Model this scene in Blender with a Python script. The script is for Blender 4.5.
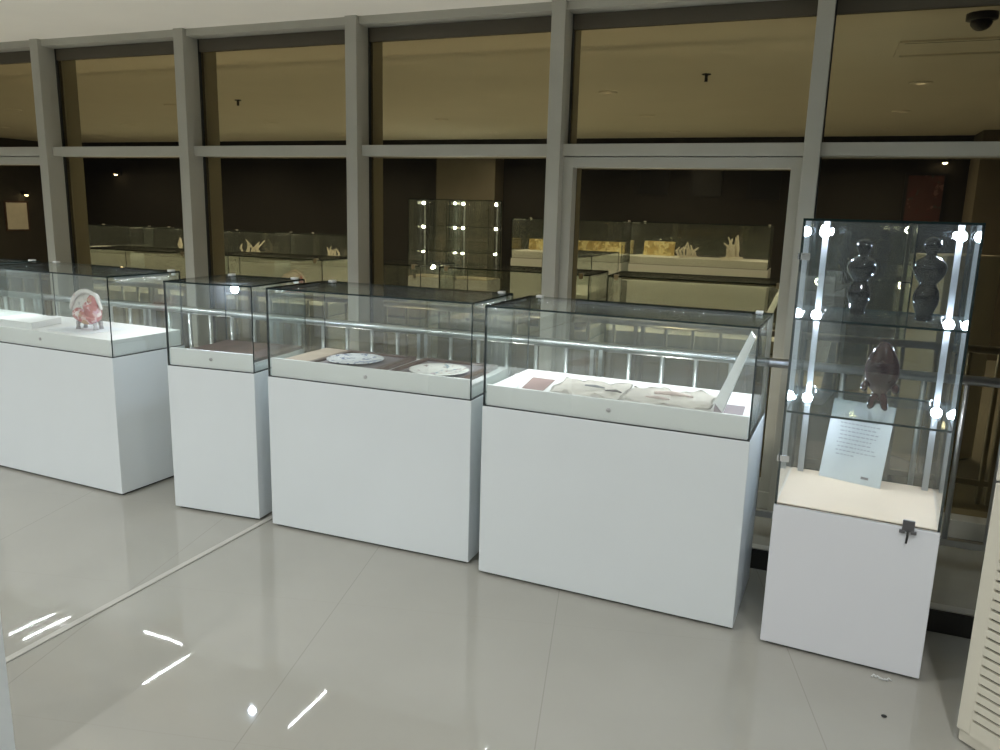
import bpy, bmesh, math, random
from mathutils import Vector, Matrix
random.seed(7)
S = bpy.context.scene
C = S.collection
for o in list(bpy.data.objects): bpy.data.objects.remove(o, do_unlink=True)

# ------------------------------------------------------------------ camera
YAW, PITCH, ROLL, FPX = -0.3759, -0.2038, 0.0272, 791.5
cd = bpy.data.cameras.new('camera'); cam = bpy.data.objects.new('camera', cd); C.objects.link(cam)
cd.sensor_fit = 'HORIZONTAL'; cd.sensor_width = 36.0; cd.lens = 36.0 * FPX / 1000.0; cd.clip_start = 0.02; cd.clip_end = 200
fw = Vector((math.sin(YAW) * math.cos(PITCH), math.cos(YAW) * math.cos(PITCH), math.sin(PITCH)))
r = fw.cross(Vector((0, 0, 1))).normalized(); u = r.cross(fw)
r2 = r * math.cos(ROLL) + u * math.sin(ROLL); u2 = -r * math.sin(ROLL) + u * math.cos(ROLL)
M = Matrix((r2, u2, -fw)).transposed().to_4x4(); M.translation = (0, 0, 1.6)
cam.matrix_world = M
S.camera = cam

# ------------------------------------------------------------------ world, exposure
W = bpy.data.worlds.new('night'); S.world = W; W.use_nodes = True
W.node_tree.nodes['Background'].inputs[0].default_value = (0.003, 0.0035, 0.005, 1)
W.node_tree.nodes['Background'].inputs[1].default_value = 1.0
S.view_settings.view_transform = 'Standard'; S.view_settings.look = 'None'
S.view_settings.exposure = 0.0; S.view_settings.gamma = 1.0; S.view_settings.use_curve_mapping = False
try:
    S.cycles.transparent_max_bounces = 40; S.cycles.max_bounces = 14; S.cycles.glossy_bounces = 8
    S.cycles.sample_clamp_indirect = 6.0
except Exception: pass
DOWNLIGHT_W = 66.0          # each ceiling downlight
FILL_LIGHT_W = 19.0            # each added unseen ledge uplight behind the showcases
LED = 155.0                  # strength of the strips in the vitrines
HEAD = 270.0                 # strength of the little spot heads

# ------------------------------------------------------------------ materials
def base(name):
    m = bpy.data.materials.new(name); m.use_nodes = True; nt = m.node_tree
    for n in list(nt.nodes): nt.nodes.remove(n)
    out = nt.nodes.new('ShaderNodeOutputMaterial')
    return m, nt, out
def pbr(name, col, rough=0.5, metal=0.0, var=0.05, scale=6.0, bump=0.0, bscale=80.0, spec=0.5, coat=0.0):
    m, nt, out = base(name)
    b = nt.nodes.new('ShaderNodeBsdfPrincipled'); nt.links.new(b.outputs[0], out.inputs[0])
    tc = nt.nodes.new('ShaderNodeTexCoord')
    nz = nt.nodes.new('ShaderNodeTexNoise'); nz.inputs['Scale'].default_value = scale; nz.inputs['Detail'].default_value = 4
    nt.links.new(tc.outputs['Object'], nz.inputs['Vector'])
    rp = nt.nodes.new('ShaderNodeValToRGB')
    rp.color_ramp.elements[0].position = 0.3; rp.color_ramp.elements[1].position = 0.7
    rp.color_ramp.elements[0].color = tuple(c * (1 - var) for c in col) + (1,)
    rp.color_ramp.elements[1].color = tuple(min(1, c * (1 + var)) for c in col) + (1,)
    nt.links.new(nz.outputs['Fac'], rp.inputs['Fac']); nt.links.new(rp.outputs[0], b.inputs['Base Color'])
    b.inputs['Roughness'].default_value = rough; b.inputs['Metallic'].default_value = metal
    b.inputs['Specular IOR Level'].default_value = spec; b.inputs['Coat Weight'].default_value = coat
    if bump:
        n2 = nt.nodes.new('ShaderNodeTexNoise'); n2.inputs['Scale'].default_value = bscale
        nt.links.new(tc.outputs['Object'], n2.inputs['Vector'])
        bp = nt.nodes.new('ShaderNodeBump'); bp.inputs['Strength'].default_value = bump; bp.inputs['Distance'].default_value = 0.01
        nt.links.new(n2.outputs['Fac'], bp.inputs['Height']); nt.links.new(bp.outputs[0], b.inputs['Normal'])
    return m
def emit(name, col, s):
    m, nt, out = base(name); e = nt.nodes.new('ShaderNodeEmission')
    e.inputs[0].default_value = (*col, 1); e.inputs[1].default_value = s; nt.links.new(e.outputs[0], out.inputs[0]); return m
def pane_mat(name, tint, ior, gl=(1, 1, 1), dust=0.02):
    m, nt, out = base(name)
    t = nt.nodes.new('ShaderNodeBsdfTransparent'); t.inputs[0].default_value = (*tint, 1)
    g = nt.nodes.new('ShaderNodeBsdfGlossy'); g.inputs['Roughness'].default_value = 0.0; g.inputs[0].default_value = (*gl, 1)
    f = nt.nodes.new('ShaderNodeFresnel')
    ge = nt.nodes.new('ShaderNodeNewGeometry')          # leaving a thin pane reflects as little as entering it
    mi = nt.nodes.new('ShaderNodeMix'); mi.inputs[2].default_value = ior; mi.inputs[3].default_value = 1.0 / ior
    nt.links.new(ge.outputs['Backfacing'], mi.inputs[0]); nt.links.new(mi.outputs[0], f.inputs[0])
    mx = nt.nodes.new('ShaderNodeMixShader'); nt.links.new(f.outputs[0], mx.inputs[0])
    nt.links.new(t.outputs[0], mx.inputs[1]); nt.links.new(g.outputs[0], mx.inputs[2])
    # a light even film of dust on the panes
    dd = nt.nodes.new('ShaderNodeBsdfDiffuse'); dd.inputs[0].default_value = (0.78, 0.84, 0.84, 1)
    dt = nt.nodes.new('ShaderNodeBsdfTranslucent'); dt.inputs[0].default_value = (0.78, 0.84, 0.84, 1)
    dm = nt.nodes.new('ShaderNodeMixShader'); dm.inputs[0].default_value = 0.5
    nt.links.new(dd.outputs[0], dm.inputs[1]); nt.links.new(dt.outputs[0], dm.inputs[2])
    fm = nt.nodes.new('ShaderNodeMixShader'); fm.inputs[0].default_value = dust
    nt.links.new(mx.outputs[0], fm.inputs[1]); nt.links.new(dm.outputs[0], fm.inputs[2]); nt.links.new(fm.outputs[0], out.inputs[0])
    return m
def coated_mat(name, gl, fac, tint):
    m, nt, out = base(name)
    t = nt.nodes.new('ShaderNodeBsdfTransparent'); t.inputs[0].default_value = (*tint, 1)
    g = nt.nodes.new('ShaderNodeBsdfGlossy'); g.inputs['Roughness'].default_value = 0.0; g.inputs[0].default_value = (*gl, 1)
    mx = nt.nodes.new('ShaderNodeMixShader'); mx.inputs[0].default_value = fac
    nt.links.new(t.outputs[0], mx.inputs[1]); nt.links.new(g.outputs[0], mx.inputs[2]); nt.links.new(mx.outputs[0], out.inputs[0])
    return m
def floor_mat():
    m, nt, out = base('polished_tile')
    N = nt.nodes.new; L = nt.links.new
    b = N('ShaderNodeBsdfPrincipled'); L(b.outputs[0], out.inputs[0])
    tc = N('ShaderNodeTexCoord')
    def axis(vec, off):
        d = N('ShaderNodeVectorMath'); d.operation = 'DOT_PRODUCT'; d.inputs[1].default_value = vec; L(tc.outputs['Object'], d.inputs[0])
        a = N('ShaderNodeMath'); a.operation = 'SUBTRACT'; a.inputs[1].default_value = off; L(d.outputs['Value'], a.inputs[0])
        q = N('ShaderNodeMath'); q.operation = 'DIVIDE'; q.inputs[1].default_value = 0.89; L(a.outputs[0], q.inputs[0])
        f = N('ShaderNodeMath'); f.operation = 'FRACT'; L(q.outputs[0], f.inputs[0])
        s = N('ShaderNodeMath'); s.operation = 'SUBTRACT'; s.inputs[1].default_value = 0.5; L(f.outputs[0], s.inputs[0])
        ab = N('ShaderNodeMath'); ab.operation = 'ABSOLUTE'; L(s.outputs[0], ab.inputs[0])
        g = N('ShaderNodeMath'); g.operation = 'GREATER_THAN'; g.inputs[1].default_value = 0.4978; L(ab.outputs[0], g.inputs[0])
        return g
    a1 = axis((0.972, 0.235, 0), -0.159); a2s = axis((-0.235, 0.972, 0), 1.997); a2 = N('ShaderNodeMath'); a2.operation = 'MULTIPLY'; a2.inputs[1].default_value = 0.25; L(a2s.outputs[0], a2.inputs[0])
    mx = N('ShaderNodeMath'); mx.operation = 'MAXIMUM'; L(a1.outputs[0], mx.inputs[0]); L(a2.outputs[0], mx.inputs[1])
    nz = N('ShaderNodeTexNoise'); nz.inputs['Scale'].default_value = 1.6; nz.inputs['Detail'].default_value = 6; L(tc.outputs['Object'], nz.inputs['Vector'])
    rp = N('ShaderNodeValToRGB'); L(nz.outputs['Fac'], rp.inputs['Fac'])
    rp.color_ramp.elements[0].position = 0.3; rp.color_ramp.elements[1].position = 0.75
    rp.color_ramp.elements[0].color = (0.375, 0.368, 0.33, 1); rp.color_ramp.elements[1].color = (0.41, 0.402, 0.362, 1)
    mc = N('ShaderNodeMix'); mc.data_type = 'RGBA'; mc.inputs[7].default_value = (0.27, 0.26, 0.23, 1)
    sc = N('ShaderNodeMath'); sc.operation = 'MULTIPLY'; sc.inputs[1].default_value = 0.55; L(mx.outputs[0], sc.inputs[0])
    L(sc.outputs[0], mc.inputs[0]); L(rp.outputs[0], mc.inputs[6]); L(mc.outputs[2], b.inputs['Base Color'])
    b.inputs['Roughness'].default_value = 0.03; b.inputs['Specular IOR Level'].default_value = 0.55
    n2 = N('ShaderNodeTexNoise'); n2.inputs['Scale'].default_value = 5; L(tc.outputs['Object'], n2.inputs['Vector'])
    bp = N('ShaderNodeBump'); bp.inputs['Strength'].default_value = 0.006; bp.inputs['Distance'].default_value = 0.02
    L(n2.outputs['Fac'], bp.inputs['Height']); L(bp.outputs[0], b.inputs['Normal'])
    return m
def pattern_mat(name, ground, cols, scale, thr, rough=0.2, metric=0.0):
    """coloured motifs scattered on a ground"""
    m, nt, out = base(name); N = nt.nodes.new; L = nt.links.new
    b = N('ShaderNodeBsdfPrincipled'); L(b.outputs[0], out.inputs[0]); b.inputs['Roughness'].default_value = rough
    tc = N('ShaderNodeTexCoord'); nz = N('ShaderNodeTexNoise'); nz.inputs['Scale'].default_value = scale; nz.inputs['Detail'].default_value = 8; nz.inputs['Roughness'].default_value = 0.7
    L(tc.outputs['Object'], nz.inputs['Vector'])
    gt = N('ShaderNodeMath'); gt.operation = 'GREATER_THAN'; gt.inputs[1].default_value = thr; L(nz.outputs['Fac'], gt.inputs[0])
    vo = N('ShaderNodeTexVoronoi'); vo.inputs['Scale'].default_value = scale * 1.6; L(tc.outputs['Object'], vo.inputs['Vector'])
    sp = N('ShaderNodeSeparateColor'); L(vo.outputs['Color'], sp.inputs[0])
    rp = N('ShaderNodeValToRGB'); rp.color_ramp.interpolation = 'CONSTANT'; L(sp.outputs[0], rp.inputs['Fac'])
    while len(rp.color_ramp.elements) < len(cols): rp.color_ramp.elements.new(0.5)
    for i, c in enumerate(cols):
        rp.color_ramp.elements[i].position = i / len(cols); rp.color_ramp.elements[i].color = (*c, 1)
    mc = N('ShaderNodeMix'); mc.data_type = 'RGBA'; mc.inputs[6].default_value = (*ground, 1)
    L(gt.outputs[0], mc.inputs[0]); L(rp.outputs[0], mc.inputs[7]); L(mc.outputs[2], b.inputs['Base Color'])
    return m

MT = dict(
    floor=floor_mat(),
    ceiling=pbr('ceiling_paint', (0.88, 0.84, 0.74), 0.75, var=0.02, scale=2),
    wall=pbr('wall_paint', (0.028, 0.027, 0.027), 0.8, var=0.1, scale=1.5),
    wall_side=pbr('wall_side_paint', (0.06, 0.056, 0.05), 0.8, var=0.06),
    column=pbr('column_paint', (0.13, 0.115, 0.09), 0.7),
    frame=pbr('window_frame_paint', (0.43, 0.415, 0.35), 0.42, var=0.05, scale=3),
    coated=coated_mat('coated_window_glass', (0.78, 0.63, 0.35), 0.50, (0.55, 0.5, 0.4)),
    clear=coated_mat('window_glass_outer', (1, 1, 1), 0.0, (0.9, 0.9, 0.9)),
    headrefl=pbr('painted_head_reflection', (0.10, 0.082, 0.055), 0.6),  # colour of the dark band mirrored below the window head
    gasket=pbr('gasket', (0.02, 0.018, 0.015), 0.6),
    white=pbr('white_lacquer', (0.75, 0.80, 0.82), 0.32, var=0.015, scale=2.5),
    white2=pbr('white_cabinet_paint', (0.74, 0.76, 0.80), 0.4, var=0.015, scale=2.5),
    tray=pbr('white_tray', (0.84, 0.84, 0.84), 0.5, var=0.01),
    dark=pbr('dark_gap', (0.02, 0.022, 0.024), 0.7),
    glass=pane_mat('vitrine_glass', (0.965, 0.985, 0.977), 1.6),
    cabglass=pane_mat('cabinet_glass', (0.965, 0.985, 0.98), 1.6, dust=0.012),
    glassedge=pbr('glass_edge', (0.010, 0.022, 0.022), 0.15),
    chrome=pbr('chrome', (0.75, 0.76, 0.78), 0.15, 1.0, var=0.03),
    steel=pbr('brushed_steel', (0.62, 0.63, 0.64), 0.33, 1.0, var=0.06, scale=20),
    black=pbr('black_metal', (0.02, 0.02, 0.022), 0.4),
    led=emit('led_strip', (0.93, 0.97, 1.0), LED),
    head=emit('led_head', (0.74, 0.84, 1.0), HEAD),
    headbig=emit('led_head_bright', (0.72, 0.82, 1.0), 420.0),
    lampbulb=emit('wall_lamp_bulb', (1.0, 0.93, 0.8), 30.0),
    lens=emit('downlight_lens', (1.0, 0.95, 0.85), 1.5),
    alu=pbr('anodised_aluminium', (0.42, 0.44, 0.46), 0.4, 0.5, var=0.02),
    cream=pbr('pale_maple', (0.78, 0.62, 0.47), 0.5, var=0.05, scale=4),
    kerb=pbr('dark_stone', (0.03, 0.028, 0.027), 0.35, var=0.2),
    ledge=pbr('ledge_tile', (0.40, 0.385, 0.33), 0.12, var=0.05),
    nosing=pbr('ledge_nosing', (0.5, 0.49, 0.45), 0.35),
    beige=pbr('beige_plastic', (0.66, 0.63, 0.53), 0.45, var=0.02, scale=3),
    slot=pbr('slot_shadow', (0.05, 0.046, 0.035), 0.7),
    wood=pbr('dark_wood', (0.10, 0.055, 0.042), 0.4, var=0.3, scale=12),
    mount=pbr('grey_mount', (0.24, 0.21, 0.22), 0.6, var=0.08, scale=20),
    plate=pattern_mat('blue_white_porcelain', (0.86, 0.88, 0.92), [(0.25, 0.3, 0.5), (0.4, 0.45, 0.6), (0.3, 0.33, 0.42)], 26, 0.56),
    plate2=pattern_mat('coloured_porcelain', (0.90, 0.89, 0.86), [(0.45, 0.3, 0.35), (0.3, 0.42, 0.5), (0.65, 0.5, 0.35), (0.35, 0.3, 0.3)], 30, 0.58),
    paper=pbr('rice_paper', (0.90, 0.86, 0.80), 0.8, var=0.05, scale=10, bump=0.3, bscale=14),
    ink=pbr('ink', (0.22, 0.2, 0.2), 0.7),
    ink2=pbr('pale_ink', (0.36, 0.37, 0.39), 0.7),
    pink=pbr('pink_wash', (0.80, 0.66, 0.62), 0.8),
    board=pbr('white_board', (0.84, 0.86, 0.87), 0.5, var=0.02),
    cardgrey=pbr('grey_white_card', (0.56, 0.59, 0.60), 0.6, var=0.03),
    tan=pbr('tan_wood', (0.42, 0.34, 0.26), 0.55, var=0.12, scale=9),
    gunmetal=pbr('gunmetal', (0.16, 0.16, 0.17), 0.35, 0.6),
    mauve=pbr('mauve_mat', (0.27, 0.22, 0.24), 0.7, var=0.1),
    brownmat=pbr('brown_mat', (0.30, 0.20, 0.185), 0.7, var=0.12, scale=20),
    obsidian=pbr('black_polished_stone', (0.012, 0.010, 0.012), 0.05, var=0.2, coat=1.0),
    agate=pbr('red_brown_polished_stone', (0.055, 0.022, 0.021), 0.08, var=0.4, scale=9, coat=1.0),
    redstone=pattern_mat('red_white_stone', (0.50, 0.16, 0.15), [(0.72, 0.50, 0.48), (0.45, 0.12, 0.12), (0.80, 0.68, 0.66), (0.58, 0.36, 0.22), (0.66, 0.42, 0.50)], 20, 0.50),
    whitestone=pattern_mat('white_veined_stone', (0.80, 0.76, 0.73), [(0.55, 0.52, 0.5), (0.75, 0.6, 0.57)], 14, 0.58),
    greystone=pbr('grey_stone', (0.45, 0.43, 0.44), 0.4, var=0.2, scale=15),
    silver=pbr('silver_sheet', (0.80, 0.84, 0.90), 0.45),
    gold=pattern_mat('gold_painting', (0.75, 0.62, 0.30), [(0.5, 0.35, 0.12), (0.85, 0.75, 0.45), (0.4, 0.3, 0.1)], 9, 0.5, 0.7),
    coral=pbr('pale_carving', (0.86, 0.80, 0.72), 0.5),
    red=pattern_mat('red_picture', (0.07, 0.028, 0.03), [(0.16, 0.09, 0.09), (0.08, 0.02, 0.025), (0.05, 0.06, 0.06)], 5, 0.55, 0.7),
    blue=pbr('blue_cloth', (0.10, 0.16, 0.28), 0.8),
    picture=pbr('dark_picture', (0.012, 0.014, 0.02), 0.4),
    tape=pbr('clear_plastic', (0.72, 0.74, 0.74), 0.15),
)

# ------------------------------------------------------------------ geometry helpers
class MB:
    def __init__(s): s.bm = bmesh.new()
    def box(s, x0, x1, y0, y1, z0, z1, mi=0, bevel=0.0, rot=None, top=None):
        t = bmesh.new(); bmesh.ops.create_cube(t, size=1.0)
        bmesh.ops.transform(t, matrix=Matrix.Translation(((x0 + x1) / 2, (y0 + y1) / 2, (z0 + z1) / 2)) @ Matrix.Diagonal((x1 - x0, y1 - y0, z1 - z0, 1)), verts=t.verts)
        if bevel: bmesh.ops.bevel(t, geom=list(t.edges), offset=bevel, segments=2, affect='EDGES', profile=0.5)
        if rot: bmesh.ops.transform(t, matrix=rot, verts=t.verts)
        for f in t.faces: f.material_index = mi
        s.join(t)
        return s
    def join(s, t):
        me = bpy.data.meshes.new('t'); t.to_mesh(me); t.free(); s.bm.from_mesh(me); bpy.data.meshes.remove(me)
    def lathe(s, prof, c=(0, 0, 0), n=32, mi=0, sx=1.0, sy=1.0):
        t = bmesh.new(); rings = []
        for rr, z in prof:
            rings.append([t.verts.new((c[0] + sx * rr * math.cos(2 * math.pi * k / n), c[1] + sy * rr * math.sin(2 * math.pi * k / n), c[2] + z)) for k in range(n)])
        for a, b in zip(rings, rings[1:]):
            for k in range(n): t.faces.new((a[k], a[(k + 1) % n], b[(k + 1) % n], b[k]))
        t.faces.new(rings[0][::-1]); t.faces.new(rings[-1])
        for f in t.faces: f.material_index = mi; f.smooth = True
        bmesh.ops.recalc_face_normals(t, faces=t.faces)
        s.join(t); return s
    def tube(s, pts, rad, n=10, mi=0):
        t = bmesh.new(); pts = [Vector(p) for p in pts]; rings = []
        rads = rad if isinstance(rad, (list, tuple)) else [rad] * len(pts)
        up = None
        for i, p in enumerate(pts):
            d = (pts[min(i + 1, len(pts) - 1)] - pts[max(i - 1, 0)]).normalized()
            if up is None: up = Vector((0, 0, 1)) if abs(d.z) < 0.9 else Vector((1, 0, 0))
            a = d.cross(up).normalized(); b = a.cross(d).normalized(); up = b
            rings.append([t.verts.new(p + rads[i] * (a * math.cos(2 * math.pi * k / n) + b * math.sin(2 * math.pi * k / n))) for k in range(n)])
        for a, b in zip(rings, rings[1:]):
            for k in range(n): t.faces.new((a[k], a[(k + 1) % n], b[(k + 1) % n], b[k]))
        t.faces.new(rings[0][::-1]); t.faces.new(rings[-1])
        for f in t.faces: f.material_index = mi; f.smooth = True
        bmesh.ops.recalc_face_normals(t, faces=t.faces)
        s.join(t); return s
    def ball(s, c, rx, ry=None, rz=None, mi=0, seg=20, rings=12):
        t = bmesh.new(); bmesh.ops.create_uvsphere(t, u_segments=seg, v_segments=rings, radius=1)
        bmesh.ops.transform(t, matrix=Matrix.Translation(c) @ Matrix.Diagonal((rx, ry or rx, rz or rx, 1)), verts=t.verts)
        for f in t.faces: f.material_index = mi; f.smooth = True
        s.join(t); return s
    def poly(s, pts, h, mi=0):
        """prism from a plan outline, thickness h upwards"""
        t = bmesh.new(); lo = [t.verts.new(p) for p in pts]; hi = [t.verts.new((p[0], p[1], p[2] + h)) for p in pts]
        t.faces.new(lo[::-1]); t.faces.new(hi); n = len(pts)
        for k in range(n): t.faces.new((lo[k], lo[(k + 1) % n], hi[(k + 1) % n], hi[k]))
        for f in t.faces: f.material_index = mi
        bmesh.ops.recalc_face_normals(t, faces=t.faces); s.join(t); return s
    def slab(s, quad, th, mi=0):
        """thin board through four 3-D corners, thickness th along its normal"""
        q = [Vector(p) for p in quad]; n = (q[1] - q[0]).cross(q[3] - q[0]).normalized() * th
        t = bmesh.new(); lo = [t.verts.new(p) for p in q]; hi = [t.verts.new(p + n) for p in q]
        t.faces.new(lo[::-1]); t.faces.new(hi)
        for k in range(4): t.faces.new((lo[k], lo[(k + 1) % 4], hi[(k + 1) % 4], hi[k]))
        for f in t.faces: f.material_index = mi
        bmesh.ops.recalc_face_normals(t, faces=t.faces); s.join(t); return s
    def build(s, name, mats, parent=None):
        if not isinstance(mats, (list, tuple)): mats = [mats]
        me = bpy.data.meshes.new(name); s.bm.to_mesh(me); s.bm.free()
        for m in mats: me.materials.append(MT[m] if isinstance(m, str) else m)
        o = bpy.data.objects.new(name, me); C.objects.link(o)
        if parent is not None: o.parent = parent
        return o
def tag(o, label=None, cat=None, group=None, kind=None):
    if label: o['label'] = label
    if cat: o['category'] = cat
    if group: o['group'] = group
    if kind: o['kind'] = kind
    return o
def empty(name, loc=(0, 0, 0), rz=0.0):
    o = bpy.data.objects.new(name, None); o.empty_display_size = 0.1; C.objects.link(o)
    o.location = loc; o.rotation_euler = (0, 0, rz); return o
def dup(root, loc, rz, label, group=None, scale=None):
    rr = root.copy(); C.objects.link(rr); rr.location = loc; rr.rotation_euler = (0, 0, rz); rr['label'] = label
    if scale: rr.scale = scale
    if group: rr['group'] = group
    for ch in list(root.children):
        c = ch.copy(); C.objects.link(c); c.parent = rr
        for g in list(ch.children):
            d = g.copy(); C.objects.link(d); d.parent = c
    return rr
def struct(o): o['kind'] = 'structure'; return o

# ------------------------------------------------------------------ the setting
X0, X1, Y0, Y1, ZC = -14.0, 3.2, -3.4, 4.30, 2.67
struct(MB().box(X0 - .2, X1 + .2, Y0 - .2, Y1 + .1, -0.1, 0).build('floor', 'floor'))
struct(MB().box(X0 - .2, X1 + .2, Y0 - .2, Y1 + .1, ZC, ZC + 0.1).build('ceiling', 'ceiling'))
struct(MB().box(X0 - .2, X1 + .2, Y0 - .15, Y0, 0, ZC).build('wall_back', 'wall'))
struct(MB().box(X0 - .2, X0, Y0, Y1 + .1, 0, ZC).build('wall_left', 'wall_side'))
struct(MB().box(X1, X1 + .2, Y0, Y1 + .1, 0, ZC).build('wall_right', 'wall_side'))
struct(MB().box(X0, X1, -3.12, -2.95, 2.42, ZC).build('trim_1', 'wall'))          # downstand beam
MS = 1.265; MR0 = -5.10                                                               # mullion pitch, right face of mullion 1
NL = 7
mr = [MR0 + MS * k for k in range(-NL, 7)]
mr = [MR0 + MS * k for k in range(-7, 1)] + [-3.836, -2.576, -1.331, -0.045, 1.22, 2.48]
for i, xr in enumerate(mr):
    b = MB().box(xr - .076, xr, 4.15, 4.34, 0.1, ZC, bevel=0.003)
    struct(b.build('trim_%d' % (i + 2), 'frame'))
edges = mr + [X1 + .076]
for i in range(len(edges)):
    xl = mr[i - 1] if i else X0
    xr = edges[i] - .076
    if xr - xl < .1: continue
    w = struct(empty('window_%d' % (i + 1), ((xl + xr) / 2, 4.30, 0.1)))
    ox = (xl + xr) / 2
    def bx(name, mats, x0, x1, y0, y1, z0, z1, bevel=0.0):
        return MB().box(x0 - ox, x1 - ox, y0 - 4.30, y1 - 4.30, z0 - .1, z1 - .1, bevel=bevel).build(name, mats, w)
    p = bx('pane', ['clear', 'coated'], xl, xr, 4.30, 4.312, 0.13, 2.66)
    for f in p.data.polygons:
        if f.normal.y < -0.5: f.material_index = 1
    bx('transom', 'frame', xl, xr, 4.20, 4.30, 1.90, 1.962, .002)
    bx('head', 'frame', xl, xr, 4.18, 4.30, 2.628, ZC)
    bx('head_reflection_band', 'headrefl', xl, xr, 4.285, 4.2995, 2.552, 2.628)  # dark strip paints the head's dark reflection onto the glass
    bx('gasket', 'gasket', xl, xl + .007, 4.28, 4.2995, .19, 2.628)
    bx('sill', 'frame', xl, xr, 4.20, 4.30, 0.10, 0.19, .002)
    sashed = any(abs(xl - q) < .02 for q in (MR0 - MS, -1.331))
    if sashed:
        m = MB()
        m.box(xl - ox, xr - ox, -.085, -.005, 1.842 - .1, 1.895 - .1)
        m.box(xl - ox, xr - ox, -.085, -.005, .19 - .1, .24 - .1)
        m.box(xl - ox, xl + .055 - ox, -.085, -.005, .24 - .1, 1.842 - .1)
        m.box(xr - .05 - ox, xr - ox, -.085, -.005, .24 - .1, 1.842 - .1)
        m.build('sash', 'frame', w)
# raised ledge under the window with a dark riser
struct(MB().box(X0, 0.55, 3.66, 4.34, 0, 0.098).build('trim_30', 'ledge'))
struct(MB().box(0.55, X1, 3.36, 4.34, 0, 0.098).build('trim_31', 'ledge'))
m = MB().box(X0, 0.55, 3.645, 3.662, 0, 0.09).box(0.534, 0.55, 3.345, 3.645, 0, 0.09).box(0.55, X1, 3.345, 3.362, 0, 0.09)
struct(m.build('trim_32', 'kerb'))
m = MB().box(X0, 0.55, 3.64, 3.69, 0.0985, 0.104).box(0.55, X1, 3.34, 3.39, 0.0985, 0.104)
struct(m.build('trim_33', 'nosing'))
# columns in the hall behind
struct(MB().box(-5.75, -4.75, -3.36, -3.0, 0, 2.42).build('trim_34', 'column'))
struct(MB().box(1.62, 2.4, -3.0, -2.3, 0, ZC).build('trim_35', 'column'))

# ------------------------------------------------------------------ railing on the ledge
rail = tag(empty('railing', (-2.4, 3.80, 0.104)), 'steel railing with round handrail and thin balusters along the window', 'railing')
RX0, RX1 = -9.0, 2.6
def rb(name, mat, f): m = MB(); f(m); return m.build(name, mat, rail)
rb('handrail', 'steel', lambda m: m.tube([(RX0 + 2.4, 0, .853), (RX1 + 2.4, 0, .845)], .021, 14))
rb('lower_rail', 'steel', lambda m: m.box(RX0 + 2.4, RX1 + 2.4, -.012, .012, .10, .13))
px = -0.98 + 0.97 * 3
posts = []
while px > RX0: posts.append(px); px -= 0.97
for q in posts:
    rb('post', 'steel', lambda m: m.box(q + 2.4 - .032, q + 2.4 - .012, -.02, .02, 0, .835).box(q + 2.4 + .012, q + 2.4 + .032, -.02, .02, 0, .835))
nb = 0
bal = MB()
for q in posts:
    for k in range(1, 6):
        xx = q + 0.97 * k / 6
        if xx < RX1: rb('baluster', 'steel', lambda m: m.tube([(xx + 2.4, 0, .13), (xx + 2.4, 0, .833)], .0115, 8))

# ------------------------------------------------------------------ ceiling fixtures
def make_downlight():
    t = empty('downlight', (0, 0, ZC)); tag(t, 'x', 'ceiling light', 'ceiling downlights over the hall')
    MB().lathe([(.045, 0), (.085, 0), (.085, -.006), (.075, -.014), (.062, -.016), (.052, -.004)], n=28).build('trim_ring', 'ceiling', t)
    MB().lathe([(.05, -.003), (.05, -.005)], n=24).build('lens', 'lens', t)
    ld = bpy.data.lights.new('downlight_lamp', 'SPOT'); ld.energy = DOWNLIGHT_W; ld.spot_size = math.radians(160); ld.spot_blend = 0.6
    ld.shadow_soft_size = 0.05; ld.color = (0.98, 0.985, 0.98)
    lo = bpy.data.objects.new('lamp', ld); C.objects.link(lo); lo.parent = t; lo.location = (0, 0, -.03)
    return t
proto = make_downlight(); first = True
cols = [-11.9, -9.4, -6.9, -4.4, -1.9, 0.6]
colname = ['first', 'second', 'third', 'fourth', 'fifth', 'sixth']
rows = [(1.35, 'by the window'), (-0.4, 'mid hall'), (-2.1, 'by the back wall')]
for y, rn in rows:
    for k, x in enumerate(cols):
        lab = 'round recessed ceiling downlight, %s from left, row %s' % (colname[k], rn)
        if first: proto.location = (x, y, ZC); proto['label'] = lab; first = False
        else: dup(proto, (x, y, ZC), 0, lab)
def sprinkler(x, y, lab):
    t = tag(empty('sprinkler_head', (x, y, ZC)), lab, 'sprinkler', 'ceiling sprinklers')
    MB().lathe([(.035, 0), (.035, -.006), (.012, -.008), (.012, -.05)], n=18).build('body', 'black', t)
    MB().lathe([(.014, -.051), (.014, -.055)], n=18).build('deflector', 'black', t)
sprinkler(-0.94, 2.09, 'small dark sprinkler head hanging from the ceiling above the flat glass case of papers')
sprinkler(-5.82, 1.55, 'small dark sprinkler head on the ceiling over the left end of the hall')
t = tag(empty('air_vent', (1.0, 2.75, ZC)), 'long linear ceiling air vent above the beige air conditioner', 'vent')
MB().box(-.68, 1.2, -.25, -.22, -.012, 0).box(-.68, 1.2, .22, .25, -.012, 0).box(-.68, -.65, -.22, .22, -.012, 0).box(1.17, 1.2, -.22, .22, -.012, 0).build('frame', 'ceiling', t)
MB().box(-.65, 1.17, .19, .215, -.009, -.001).build('slot', 'slot', t)
t = tag(empty('dome_camera', (.66, 3.60, ZC)), 'dark dome security camera on the ceiling by the window', 'camera')
MB().lathe([(.075, 0), (.075, -.03), (.06, -.035)], n=24).build('base', 'black', t)
MB().ball((0, 0, -.035), .055, .055, .05).build('dome', 'obsidian', t)

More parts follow.
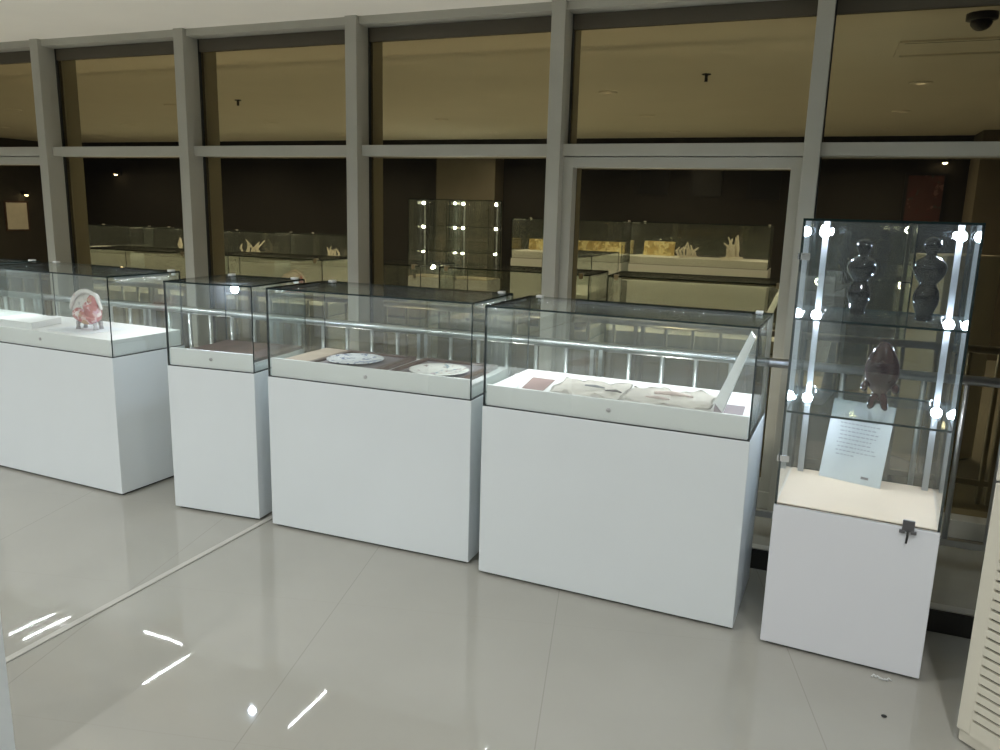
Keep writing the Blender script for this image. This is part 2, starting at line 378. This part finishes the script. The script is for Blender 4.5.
# ------------------------------------------------------------------ unseen lamps added on the ledge to brighten ceiling and railing
def make_fill_light():
    t = tag(empty('fill_light', (0, 0, .098)), 'x', 'light', 'added fill lights on the window ledge')
    MB().lathe([(.05, 0), (.05, .035), (.042, .042), (.034, .036), (.034, .03)], n=24).build('can', 'black', t)
    MB().lathe([(.033, .030), (.033, .033)], n=24).build('lens', 'lens', t)
    ld = bpy.data.lights.new('fill_light_lamp', 'SPOT'); ld.energy = FILL_LIGHT_W; ld.spot_size = math.radians(104); ld.spot_blend = 1.0
    ld.shadow_soft_size = 0.03; ld.color = (1.0, 0.97, 0.90)
    lo = bpy.data.objects.new('lamp', ld); C.objects.link(lo); lo.parent = t; lo.location = (0, 0, .05); lo.rotation_euler = (math.pi, 0, 0)
    return t
up0 = make_fill_light()
upl = [(-4.03, 'behind the red stone ornament case'), (-2.77, 'behind the narrow showcase'), (-1.53, 'behind the two framed plates'), (-.42, 'behind the tilted white board'),
       (-5.30, 'beyond the left end of the row'), (-6.56, 'far along to the left')]
for k, (x, n) in enumerate(upl):
    lab = 'added unseen uplight on the window ledge ' + n
    if k == 0: up0.location = (x, 4.07, .098); up0['label'] = lab
    else: dup(up0, (x, 4.07, .098), 0, lab)

# ------------------------------------------------------------------ table showcases
HP, HT, D, TH = 0.777, 1.212, 0.50, 0.0075
def make_case(name, loc, rz, w, label, hp=HP, ht=HT, d=D, strips=('l', 'r'), lock=0.45, group='glass table showcases', clamps=True, sink=0.0):
    t = tag(empty(name, loc, rz), label, 'showcase', group)
    MB().box(0, w, 0, d, 0.012, hp, bevel=0.003).build('pedestal', 'white', t)
    MB().box(.02, w - .02, .02, d - .02, 0, 0.013).build('plinth', 'dark', t)
    MB().box(.003, w - .003, .003, d - .003, hp, hp + .0035).build('seam', 'dark', t)
    e = 0.003; g = TH
    tb = hp + .003; tt = hp + .093
    xa, xb, ya, yb = e + g + .003, w - e - g - .003, e + g + .003, d - e - g - .003
    if sink:                                                     # shallow tray with a raised front lip
        m = MB().box(xa, xb, ya + .010, yb, tb, tt - sink)
        m.box(xa, xb, ya, ya + .012, tb, tt, bevel=.0015)
        m.build('tray', 'tray', t)
    else:
        MB().box(xa, xb, ya, yb, tb, tt, bevel=0.002).build('tray', 'tray', t)
    def pane(nm, x0, x1, y0, y1, z0, z1, ax):
        o = MB().box(x0, x1, y0, y1, z0, z1).build(nm, ['glassedge', 'glass'], t)
        for f in o.data.polygons:
            if abs(f.normal[ax]) > 0.5: f.material_index = 1
    zt = ht - g
    pane('front_pane', e, w - e, e, e + g, tb, zt, 1)
    pane('back_pane', e, w - e, d - e - g, d - e, tb, zt, 1)
    pane('side_pane', e, e + g, e + g, d - e - g, tb, zt, 0)
    pane('side_pane', w - e - g, w - e, e + g, d - e - g, tb, zt, 0)
    pane('top_pane', e, w - e, e, d - e, zt, ht, 2)
    if lock is not None:
        m = MB(); c = Vector((w * lock, e + g + .003, hp + .05))
        m.lathe([(.009, 0), (.009, .004), (.004, .005)], n=16)
        bmesh.ops.transform(m.bm, matrix=Matrix.Translation(c) @ Matrix.Rotation(math.radians(90), 4, 'X'), verts=m.bm.verts)
        m.build('lock', 'greystone', t)
    def strip(x0, x1, y0, y1):
        o = MB().box(x0, x1, y0, y1, zt - .012, zt - .001).build('light_strip', ['alu', 'led'], t)
        for f in o.data.polygons:
            if f.normal.z < -0.5: f.material_index = 1
    if 'l' in strips: strip(e + g + .001, e + g + .008, .06, .06 + d * .72)
    if 'r' in strips: strip(w - e - g - .008, w - e - g - .001, .06, .06 + d * .72)
    if 'k' in strips: strip(w * .08, w * .92, d - e - g - .008, d - e - g - .001)
    if 'b' in strips: strip(w * .5, w * .86, d - e - g - .008, d - e - g - .001)
    if clamps:
        for cx in (.06, w - .06):
            m = MB().box(cx - .014, cx + .014, d - e - .028, d - e + .004, ht + .0005, ht + .006, bevel=.001).box(cx - .014, cx + .014, d - e + .0005, d - e + .006, zt - .02, ht + .006, bevel=.001)
            m.build('hinge', 'tray', t)
    return t
c1 = make_case('showcase', (-4.545, 3.150, 0), -0.052, 1.10, 'long white showcase at far left holding the red stone ornament', strips='lrb', lock=0.47)
c2 = make_case('showcase', (-3.065, 3.088, 0), 0.075, 0.520, 'narrow white showcase, the smallest of the row, with a bright spot lamp', strips='', lock=0.5, sink=.045)
c3 = make_case('showcase', (-2.452, 3.110, 0), 0.0025, 1.090, 'long white showcase holding two framed round plates', strips='lr', lock=0.5, sink=.030)  # right strip added to brighten the plates
c4 = make_case('showcase', (-1.286, 3.058, 0), -0.043, 1.115, 'long white showcase holding spread papers and a tilted white board', strips='lrk', lock=0.5, sink=.012)  # back strip added out of view to brighten tray and papers
# little spot lamp in the narrow case
sp = MB().tube([(.365, .10, HT - TH - .002), (.365, .10, HT - .020)], .004, 8); sp.ball((.365, .10, HT - .026), .013); sp.build('spot_lamp_body', 'chrome', c2)
lb = MB().ball((.370, .080, HT - .031), .018); lb.build('spot_lamp_bulb', 'headbig', c2)

# rows in the hall behind the photographer (they show mirrored in the window glass)
dup(c1, (-5.75, 3.21, 0), -0.052, 'long white showcase beyond the left edge, end of the row by the window', 'glass table showcases').hide_render = False
c5_rows = [(-5.95, -0.95), (-7.3, -0.9), (-8.7, -0.95), (-10.1, -0.95)]
rowname = ['nearest the tall lit cabinets', 'second from the tall lit cabinets', 'third from the tall lit cabinets', 'farthest from the tall lit cabinets']
back_cases = []
for (x, y), n in zip(c5_rows, rowname):
    back_cases.append(dup(c4, (x, y, 0), math.pi, 'long white showcase in the mirrored row across the hall, ' + n, 'showcases across the hall'))
tall1 = make_case('showcase', (-0.55, -1.35, 0), math.pi, 1.68, 'high glass table showcase across the hall, with pale carvings inside', hp=1.0, ht=1.52, d=0.6, group='high showcases across the hall')
tall2 = make_case('showcase', (-2.32, -1.35, 0), math.pi, 1.50, 'high glass table showcase across the hall, with a long golden painting inside', hp=1.0, ht=1.52, d=0.6, group='high showcases across the hall')
near = dup(c3, (-1.968, 0.25, 0), math.pi / 2, 'white showcase standing close to the camera at the left edge', 'glass table showcases')

# ------------------------------------------------------------------ tall glass cabinet
def make_cabinet(loc, rz, label):
    w, d, hb, ht, g = 0.546, 0.50, 0.567, 1.605, 0.008
    t = tag(empty('display_cabinet', loc, rz), label, 'cabinet')
    MB().box(0, w, 0, d, .012, hb - .004, bevel=.003).build('base', 'white2', t)
    MB().box(.02, w - .02, .02, d - .02, 0, .013).build('plinth', 'dark', t)
    MB().box(.010, w - .010, .012, d - .012, hb - .004, hb + .004).build('base_top', 'cream', t)
    def pane(nm, x0, x1, y0, y1, z0, z1, ax):
        o = MB().box(x0, x1, y0, y1, z0, z1).build(nm, ['glassedge', 'cabglass'], t)
        for f in o.data.polygons:
            if abs(f.normal[ax]) > 0.5: f.material_index = 1
        return o
    e = .002
    pane('side_pane', e, e + g, .010, d - e, hb - .02, ht - g, 0)
    pane('side_pane', w - e - g, w - e, .010, d - e, hb - .02, ht - g, 0)
    pane('back_pane', e + g, w - e - g, d - e - g, d - e, hb + .004, ht - g, 1)
    dr = pane('door', e, w - e, -.001, .007, hb + .002, ht - g - .002, 1)
    pane('top_pane', e, w - e, e, d - e, ht - g, ht, 2)
    for z in (.922, 1.260):
        pane('shelf', e + g + .001, w - e - g - .001, .012, d - e - g - .001, z - .008, z, 2)
    for hx in (.022,):
        for z in (.745, 1.475):
            m = MB().box(hx - .016, hx + .016, -.006, -.0015, z - .012, z + .012, bevel=.001).box(-.004, .0015, -.006, .045, z - .012, z + .012, bevel=.001)
            m.build('hinge', 'chrome', t)
    lk = MB().box(w - .118, w - .080, -.010, -.0015, hb - .016, hb + .026, bevel=.002).box(w - .126, w - .108, -.012, -.0015, hb - .022, hb - .012, bevel=.001).box(w - .090, w - .072, -.012, -.0015, hb - .022, hb - .012, bevel=.001).build('lock', 'gunmetal', t)
    MB().tube([(w - .099, -.013, hb - .010), (w - .099, -.017, hb - .03), (w - .101, -.016, hb - .055)], [.003, .004, .0035], 8).build('key', 'black', lk)
    for xx in (.045, w - .040):
        yy = d - .055
        pole = MB().box(xx - .011, xx + .011, yy, yy + .014, hb + .004, ht - g - .001, bevel=.001).build('light_pole', 'alu', t)
        for z in (.895, 1.232, 1.555):
            MB().tube([(xx, yy + .002, z), (xx, yy - .030, z)], .017, 12).build('spot_body', 'alu', pole)
            MB().ball((xx, yy - .040, z), .019, .010, .019).build('bulb', 'head', pole)
    return t
cab = make_cabinet((-0.066, 2.9675, 0), -0.081, 'tall glass display cabinet with two shelves and a white base, beside the air conditioner')
dup(cab, (-4.40, -1.95, 0), math.pi, 'tall lit glass cabinet across the hall, right one of the mirrored pair', None, (1.15, 1, 1.09))
dup(cab, (-5.06, -1.95, 0), math.pi, 'tall lit glass cabinet across the hall, left one of the mirrored pair', None, (1.15, 1, 1.09))

# ------------------------------------------------------------------ contents of the tall cabinet
def gourd(loc, rz, label, s=1.0):
    t = tag(empty('gourd_vase', loc, rz), label, 'vase')
    prof = [(.0, 0), (.026, 0), (.030, .006), (.024, .018), (.030, .034), (.038, .056), (.0405, .078), (.036, .100), (.027, .117), (.026, .124),
            (.036, .136), (.048, .155), (.052, .175), (.046, .193), (.030, .206), (.017, .213), (.015, .222), (.022, .232), (.027, .246), (.024, .262), (.014, .272), (.0, .276)]
    prof = [(a * s, b * s) for a, b in prof]; prof[0] = (.001, 0); prof[-1] = (.001, prof[-1][1])
    MB().lathe(prof, n=40).build('body', 'obsidian', t)
    return t
gourd((.150, 3.20, 1.262), 0.2, 'black polished double gourd vase, left one on the top glass shelf', 1.0)
gourd((.360, 3.125, 1.262), 0.2, 'black polished double gourd vase, right one on the top glass shelf', 1.06)
t = tag(empty('stone_fish', (.252, 3.14, .923), -0.1), 'red brown polished egg-shaped stone fish standing on its forked tail', 'ornament')
MB().lathe([(.001, .058), (.018, .06), (.024, .066), (.036, .080), (.050, .100), (.058, .125), (.060, .145), (.056, .172), (.046, .200), (.032, .228), (.016, .250), (.001, .258)], n=40, sy=.75).build('body', 'agate', t)
for sg in (-1, 1):
    MB().ball((sg * .052, -.012, .086), .013, .016, .019).build('fin', 'agate', t)
m = MB()
for sg in (-1, 1):
    m.tube([(sg * .006, 0, .066), (sg * .017, -.002, .036), (sg * .024, -.004, .012), (sg * .028, -.005, .002)], [.018, .016, .012, .005], 14)
m.ball((0, 0, .045), .02, .014, .022); m.build('tail', 'agate', t)
MB().ball((-.002, -.046, .088), .006, .004, .004).build('mouth', 'obsidian', t)
# leaning text card
cardT = tag(empty('text_card', (.198, 3.345, .572), math.radians(-18.4)), 'white printed text card leaning at the back of the tall cabinet floor', 'card')
tilt = math.radians(17); up = Vector((0, math.sin(tilt), math.cos(tilt)))
def onc(x, h, off=0.0): return Vector((x, 0, 0)) + up * h + Vector((0, -math.cos(tilt), math.sin(tilt))) * off
MB().slab([onc(-.118, 0), onc(.118, 0), onc(.118, .325), onc(-.118, .325)], -.006).build('board', 'cardgrey', cardT)
m = MB()
for k in range(11):
    h = .262 - k * .0160; a = -.070 + .012 * (k == 0) + random.uniform(-.004, .004); bnd = .075 - random.uniform(0, .03) - (.05 if k == 10 else 0)
    xx = a
    while xx < bnd:
        L = random.uniform(.006, .016)
        m.slab([onc(xx, h, .0067), onc(xx + L, h, .0067), onc(xx + L, h + .0045, .0067), onc(xx, h + .0045, .0067)], .0004); xx += L + .004
m.build('text', 'ink2', cardT)
MB().slab([onc(.044, .022, .0067), onc(.072, .022, .0067), onc(.072, .032, .0067), onc(.044, .032, .0067)], .0006).build('mark', 'ink', cardT)

# ------------------------------------------------------------------ contents of the table showcases
TZ = HP + .0935
# red ornament
t = tag(empty('stone_ornament', (-3.868, 3.33, TZ + .002), 0.1), 'red and white carved stone ornament on small dark feet in the far left showcase', 'ornament')
m = MB()
m.ball((-.005, .0, .075), .088, .05, .045); m.ball((.045, -.012, .105), .05, .045, .062); m.ball((-.055, .0, .085), .045, .045, .04)
m.ball((.02, -.03, .06), .06, .03, .03); m.ball((.055, -.02, .165), .032, .03, .038); m.ball((.03, -.03, .135), .03, .028, .03)
m.build('carving', 'redstone', t)
m = MB(); m.ball((-.035, .012, .135), .085, .028, .072); m.ball((.015, .012, .170), .06, .028, .045); m.build('shell', 'whitestone', t)
pts = []
for k in range(15):
    a = math.radians(172 - k * 11.5); pts.append((.002 + .108 * math.cos(a), -.018, .095 + .125 * math.sin(a)))
MB().tube(pts, [.008 + .006 * math.sin(math.pi * k / 14) for k in range(15)], 12).build('rim', 'whitestone', t)
for fx, fy in ((-.055, -.02), (.055, -.02), (-.05, .03), (.05, .03)):
    MB().tube([(fx, fy, .045), (fx * 1.08, fy, .02), (fx * 1.12, fy, .0)], [.014, .010, .014], 10).build('foot', 'greystone', t)
tag(MB().poly([(-4.05, 3.20, TZ), (-3.74, 3.175, TZ), (-3.70, 3.43, TZ), (-4.02, 3.46, TZ)], .002).build('display_sheet', 'silver'), 'thin bluish white sheet lying under the red stone ornament', 'sheet')
tag(MB().poly([(-4.50, 3.19, TZ), (-4.13, 3.17, TZ), (-4.20, 3.42, TZ), (-4.49, 3.44, TZ)], .035).build('display_block', 'tray'), 'low white display block at the left end of the far left showcase', 'block')
# wooden boxes near the narrow case
tag(MB().box(.020, .500, .035, .480, TZ - .045, TZ - .027, bevel=.003).build('wooden_panel', 'wood'), 'dark brown wooden panel lying in the sunken tray of the narrow showcase', 'panel'); wp = bpy.data.objects['wooden_panel']; wp.location = (-3.065, 3.088, 0); wp.rotation_euler = (0, 0, 0.075)
tag(MB().box(-2.430, -2.285, 3.16, 3.58, TZ - .030, TZ - .018, bevel=.002).build('card_tray', 'tan'), 'pale wooden tray lying at the left end of the plates showcase', 'tray')
# framed plates
def framed_plate(cx, cy, rz, w, d, pm, lab, pcx, pcy, pr):
    t = tag(empty('framed_plate', (cx, cy, TZ - .030), rz), lab, 'framed plate', 'framed plates in the showcase')
    m = MB(); h, b = .020, .032
    m.box(-w / 2, w / 2, -d / 2, -d / 2 + b, 0, h, bevel=.003).box(-w / 2, w / 2, d / 2 - b, d / 2, 0, h, bevel=.003)
    m.box(-w / 2, -w / 2 + b, -d / 2 + b, d / 2 - b, 0, h, bevel=.003).box(w / 2 - b, w / 2, -d / 2 + b, d / 2 - b, 0, h, bevel=.003)
    m.build('frame', 'wood', t)
    MB().box(-w / 2 + b, w / 2 - b, -d / 2 + b, d / 2 - b, 0, .010).build('mount', 'mount', t)
    MB().lathe([(.001, .0105), (pr * .5, .0105), (pr * .62, .013), (pr * .98, .024), (pr, .027), (pr * .97, .028), (pr * .62, .018), (pr * .5, .0155), (.001, .0155)], c=(pcx, pcy, 0), n=56).build('plate', pm, t)
framed_plate(-2.065, 3.345, 0.0, .40, .42, 'plate', 'dark framed round white plate with blue pattern, left of the two', -.02, -.02, .142)
framed_plate(-1.615, 3.345, 0.0, .40, .42, 'plate2', 'dark framed round white plate with multicoloured pattern, right of the two', .01, -.06, .142)
# papers
TZ = HP + .0935 - .012
def sheet(outline, h, name, mat, lab, cat, amp=0.0):
    return tag(MB().poly([(x, y, TZ + h) for x, y in outline], .002).build(name, mat), lab, cat)
sheet([(-1.163, 3.36), (-1.053, 3.35), (-1.03, 3.09), (-1.127, 3.10)], 0, 'brown_mat', 'brownmat', 'small brown rectangular mat in the papers showcase, left of the papers', 'mat')
sheet([(-.335, 3.24), (-.215, 3.235), (-.212, 3.035), (-.319, 3.04)], 0, 'grey_mat', 'mauve', 'dark mauve mat under the tilted white board', 'mat')
sheet([(-1.262, 3.40), (-1.19, 3.395), (-1.15, 3.095), (-1.21, 3.10)], 0, 'name_card', 'board', 'narrow white card lying at the left end of the papers showcase', 'card')
def crumpled(x0, x1, y0, y1, seed, lab, z=0.0):
    rnd = random.Random(seed); t = bmesh.new(); nx, ny = 26, 14; g = []
    ph = [rnd.uniform(0, 6.3) for _ in range(8)]
    for i in range(nx + 1):
        row = []
        for j in range(ny + 1):
            a, b = i / nx, j / ny
            x = x0 + (x1 - x0) * a + .006 * math.sin(9 * b + ph[0]); y = y0 + (y1 - y0) * b + .008 * math.sin(11 * a + ph[1])
            zz = .010 + .008 * math.sin(14 * a + ph[2] + 3 * b) * math.sin(7 * b + ph[3]) + .005 * math.sin(31 * a + ph[4]) * math.cos(17 * b + ph[5])
            row.append(t.verts.new((x, y, TZ + z + max(.001, zz))))
        g.append(row)
    for i in range(nx):
        for j in range(ny): f = t.faces.new((g[i][j], g[i + 1][j], g[i + 1][j + 1], g[i][j + 1])); f.smooth = True
    bmesh.ops.solidify(t, geom=list(t.faces), thickness=-.0015)
    m = MB(); m.join(t); o = tag(m.build('paper_sheet', 'paper'), lab, 'paper'); o['group'] = 'cream papers in the showcase'
    return o
pa = crumpled(-1.005, -.70, 3.085, 3.38, 1, 'left of the two rumpled cream papers, with two dark brush strokes')
pb = crumpled(-.695, -.335, 3.065, 3.36, 2, 'right of the two rumpled cream papers, with pale pink wash', .001)
def stroke(par, pts, r, mat):
    par_o = MB().tube(pts, r, 8).build('brush_stroke', mat, par)
    return par_o
stroke(pa, [(-.88, 3.23, TZ + .020), (-.83, 3.225, TZ + .021), (-.79, 3.215, TZ + .020)], [.003, .006, .002], 'ink2')
stroke(pa, [(-.775, 3.17, TZ + .020), (-.73, 3.175, TZ + .022), (-.705, 3.16, TZ + .020)], [.003, .006, .003], 'ink')
stroke(pb, [(-.58, 3.22, TZ + .022), (-.50, 3.24, TZ + .023), (-.42, 3.21, TZ + .022)], [.006, .010, .004], 'pink')
stroke(pb, [(-.60, 3.14, TZ + .020), (-.55, 3.145, TZ + .021), (-.50, 3.13, TZ + .020)], [.003, .007, .003], 'pink')
bd = MB().slab([(-.335, 3.235, TZ + .003), (-.285, 3.075, TZ + .003), (-.190, 3.075, TZ + .305), (-.215, 3.235, TZ + .305)], .004)
tag(bd.build('white_board', 'board'), 'tilted white board leaning on the right end glass of the papers showcase', 'board')

# things in the cases across the hall
def on(case, z): return z
def carving(x, y, z, lab, s=1.0, seed=0):
    rnd = random.Random(seed); t = tag(empty('branch_carving', (x, y, z), rnd.uniform(0, 3)), lab, 'carving', 'pale carvings across the hall')
    m = MB().box(-.10 * s, .10 * s, -.03 * s, .03 * s, 0, .015 * s, bevel=.003)
    for k in range(7):
        a = -.09 + .03 * k
        m.tube([(a * s, 0, .012 * s), ((a + rnd.uniform(-.03, .03)) * s, rnd.uniform(-.02, .02) * s, .06 * s), ((a + rnd.uniform(-.06, .06)) * s, 0, rnd.uniform(.09, .15) * s)], [.010 * s, .012 * s, .004 * s], 8)
    m.build('branches', 'coral', t)
TZ2 = HP + .0935
carving(-6.5, -1.2, TZ2, 'pale branching carving in the mirrored showcase nearest the tall lit cabinets', 1.3, 1)
carving(-7.9, -1.15, TZ2, 'pale branching carving in the second mirrored showcase across the hall', 1.5, 2)
carving(-9.3, -1.2, TZ2, 'pale branching carving in the third mirrored showcase across the hall', 1.4, 3)
TH3 = 1.0 + .0935
carving(-1.0, -1.62, TH3, 'large pale branching carving in the high showcase across the hall', 2.0, 5)
carving(-1.55, -1.65, TH3, 'smaller pale branching carving in the high showcase across the hall', 1.4, 6)
tag(MB().slab([(-3.75, -1.85, TH3), (-2.40, -1.85, TH3), (-2.40, -1.87, TH3 + .15), (-3.75, -1.87, TH3 + .15)], .006).build('golden_painting', 'gold'), 'long golden painting propped in the high showcase across the hall', 'painting')
tag(MB().slab([(-2.15, -1.85, TH3), (-1.75, -1.85, TH3), (-1.75, -1.90, TH3 + .18), (-2.15, -1.90, TH3 + .18)], .006).build('golden_painting', 'gold'), 'short golden painting propped in the carvings showcase across the hall', 'painting')
# pictures on the back wall
def picture(x0, x1, z0, z1, lab, mat='picture', y=Y0):
    t = tag(empty('wall_picture', ((x0 + x1) / 2, y, z0)), lab, 'picture', 'pictures on the back wall')
    w = (x1 - x0) / 2; h = z1 - z0
    MB().box(-w, w, 0, .02, 0, .04).box(-w, w, 0, .02, h - .04, h).box(-w, -w + .04, 0, .02, .04, h - .04).box(w - .04, w, 0, .02, .04, h - .04).build('frame', 'picture', t)
    MB().box(-w + .04, w - .04, .001, .012, .04, h - .04).build('picture_sheet', mat, t)
picture(-2.62, -2.15, 1.90, 2.38, 'dark framed picture on the back wall, left of three')
picture(-1.85, -1.40, 1.88, 2.38, 'dark framed picture on the back wall, middle of three')
picture(-1.05, -.60, 1.86, 2.38, 'dark framed picture on the back wall, right of three')
picture(.95, 1.45, 1.55, 2.25, 'red framed picture on the back wall beside the right column', 'red')
pic = tag(empty('wall_picture', (X0, -2.05, 1.0), -math.pi / 2), 'beige lit picture on the left wall under a wall lamp', 'picture', 'pictures on the walls')
MB().box(-.24, .24, 0, .02, 0, .03).box(-.24, .24, 0, .02, .52, .55).box(-.24, -.21, 0, .02, .03, .52).box(.21, .24, 0, .02, .03, .52).build('frame', 'wood', pic)
MB().box(-.21, .21, .001, .012, .03, .52).build('picture_sheet', 'paper', pic)
def wall_lamp(x, y, z, rz, lab, w):
    t = tag(empty('wall_lamp', (x, y, z), rz), lab, 'wall lamp', 'small wall lamps')
    MB().box(-.04, .04, 0, .012, -.05, .05, bevel=.003).tube([(0, .010, 0), (0, .07, .02), (0, .11, .0)], .008, 8).build('bracket', 'black', t)
    MB().lathe([(.02, .02), (.045, -.035), (.040, -.035), (.015, .015)], c=(0, .115, 0), n=20).build('shade', 'black', t)
    MB().ball((0, .115, -.035), .030, .030, .022).build('bulb', 'lampbulb', t)
wall_lamp(X0, -2.20, 1.70, -math.pi / 2, 'small black wall lamp on the left wall above the beige lit picture', 1)
wall_lamp(-12.8, Y0, 2.14, 0, 'small black wall lamp at the left end of the back wall', 1)
wall_lamp(1.38, Y0, 2.40, 0, 'small black wall lamp above the red framed picture on the back wall', 1)

# ------------------------------------------------------------------ cable strip on the floor
tag(MB().box(-2.535, -2.505, -1.0, 3.62, 0, .006, bevel=.002).build('cable_cover', 'nosing'), 'flat pale cable cover strip running over the floor to the gap beside the plates showcase', 'cable cover')

# ------------------------------------------------------------------ standing air conditioner
ac = tag(empty('air_conditioner', (.545, 2.604, 0), -math.radians(43.8)), 'beige floor standing air conditioner with slotted front at the right edge', 'air conditioner')
AW, AD, AH = .52, .30, 1.40
MB().box(.003, AW - .003, .012, AD, .008, AH, bevel=.006).build('body', 'beige', ac)
MB().box(.04, AW - .04, .06, AD - .04, 0, .012).build('foot', 'slot', ac)
m = MB().box(0, .048, 0, .02, .05, .86, bevel=.006).box(AW - .048, AW, 0, .02, .05, .86, bevel=.006).box(.046, AW - .046, 0, .02, .05, .10).box(.046, AW - .046, 0, .02, .835, .86)
z = .10; k = 0
while z < .83:
    m.box(.046, AW - .046, 0.001, .019, z + .0085, z + .031); z += .031
m.build('intake_grille', 'beige', ac)
MB().box(.04, AW - .04, .011, .014, .09, .84).build('grille_backing', 'slot', ac)
MB().box(0, AW, -.002, .02, .865, 1.06, bevel=.006).build('front_panel', 'beige', ac)
MB().box(.04, AW - .04, -.001, .02, 1.07, 1.36, bevel=.004).build('outlet', 'slot', ac)
m = MB()
for k in range(7): m.box(.05, AW - .05, -.006, .006, 1.095 + k * .038, 1.107 + k * .038)
m.build('outlet_vane', 'beige', ac)

# ------------------------------------------------------------------ litter on the floor
m = MB()
for k in range(5):
    a = k * 1.3
    m.tube([(.012 * k - .03, .004 * math.sin(a), .004), (.012 * k - .022, .010 * math.cos(a), .010), (.012 * k - .012, .004 * math.sin(a + 1), .004)], .0025, 6)
o = m.build('plastic_scrap', 'tape'); o.location = (.352, 2.885, 0); tag(o, 'crumpled clear plastic scrap on the floor against the tall cabinet base', 'scrap')
o = MB().ball((0, 0, .004), .009, .006, .004).build('pebble', 'dark'); o.location = (.349, 2.65, 0); tag(o, 'tiny dark crumb on the floor in front of the tall cabinet', 'crumb')
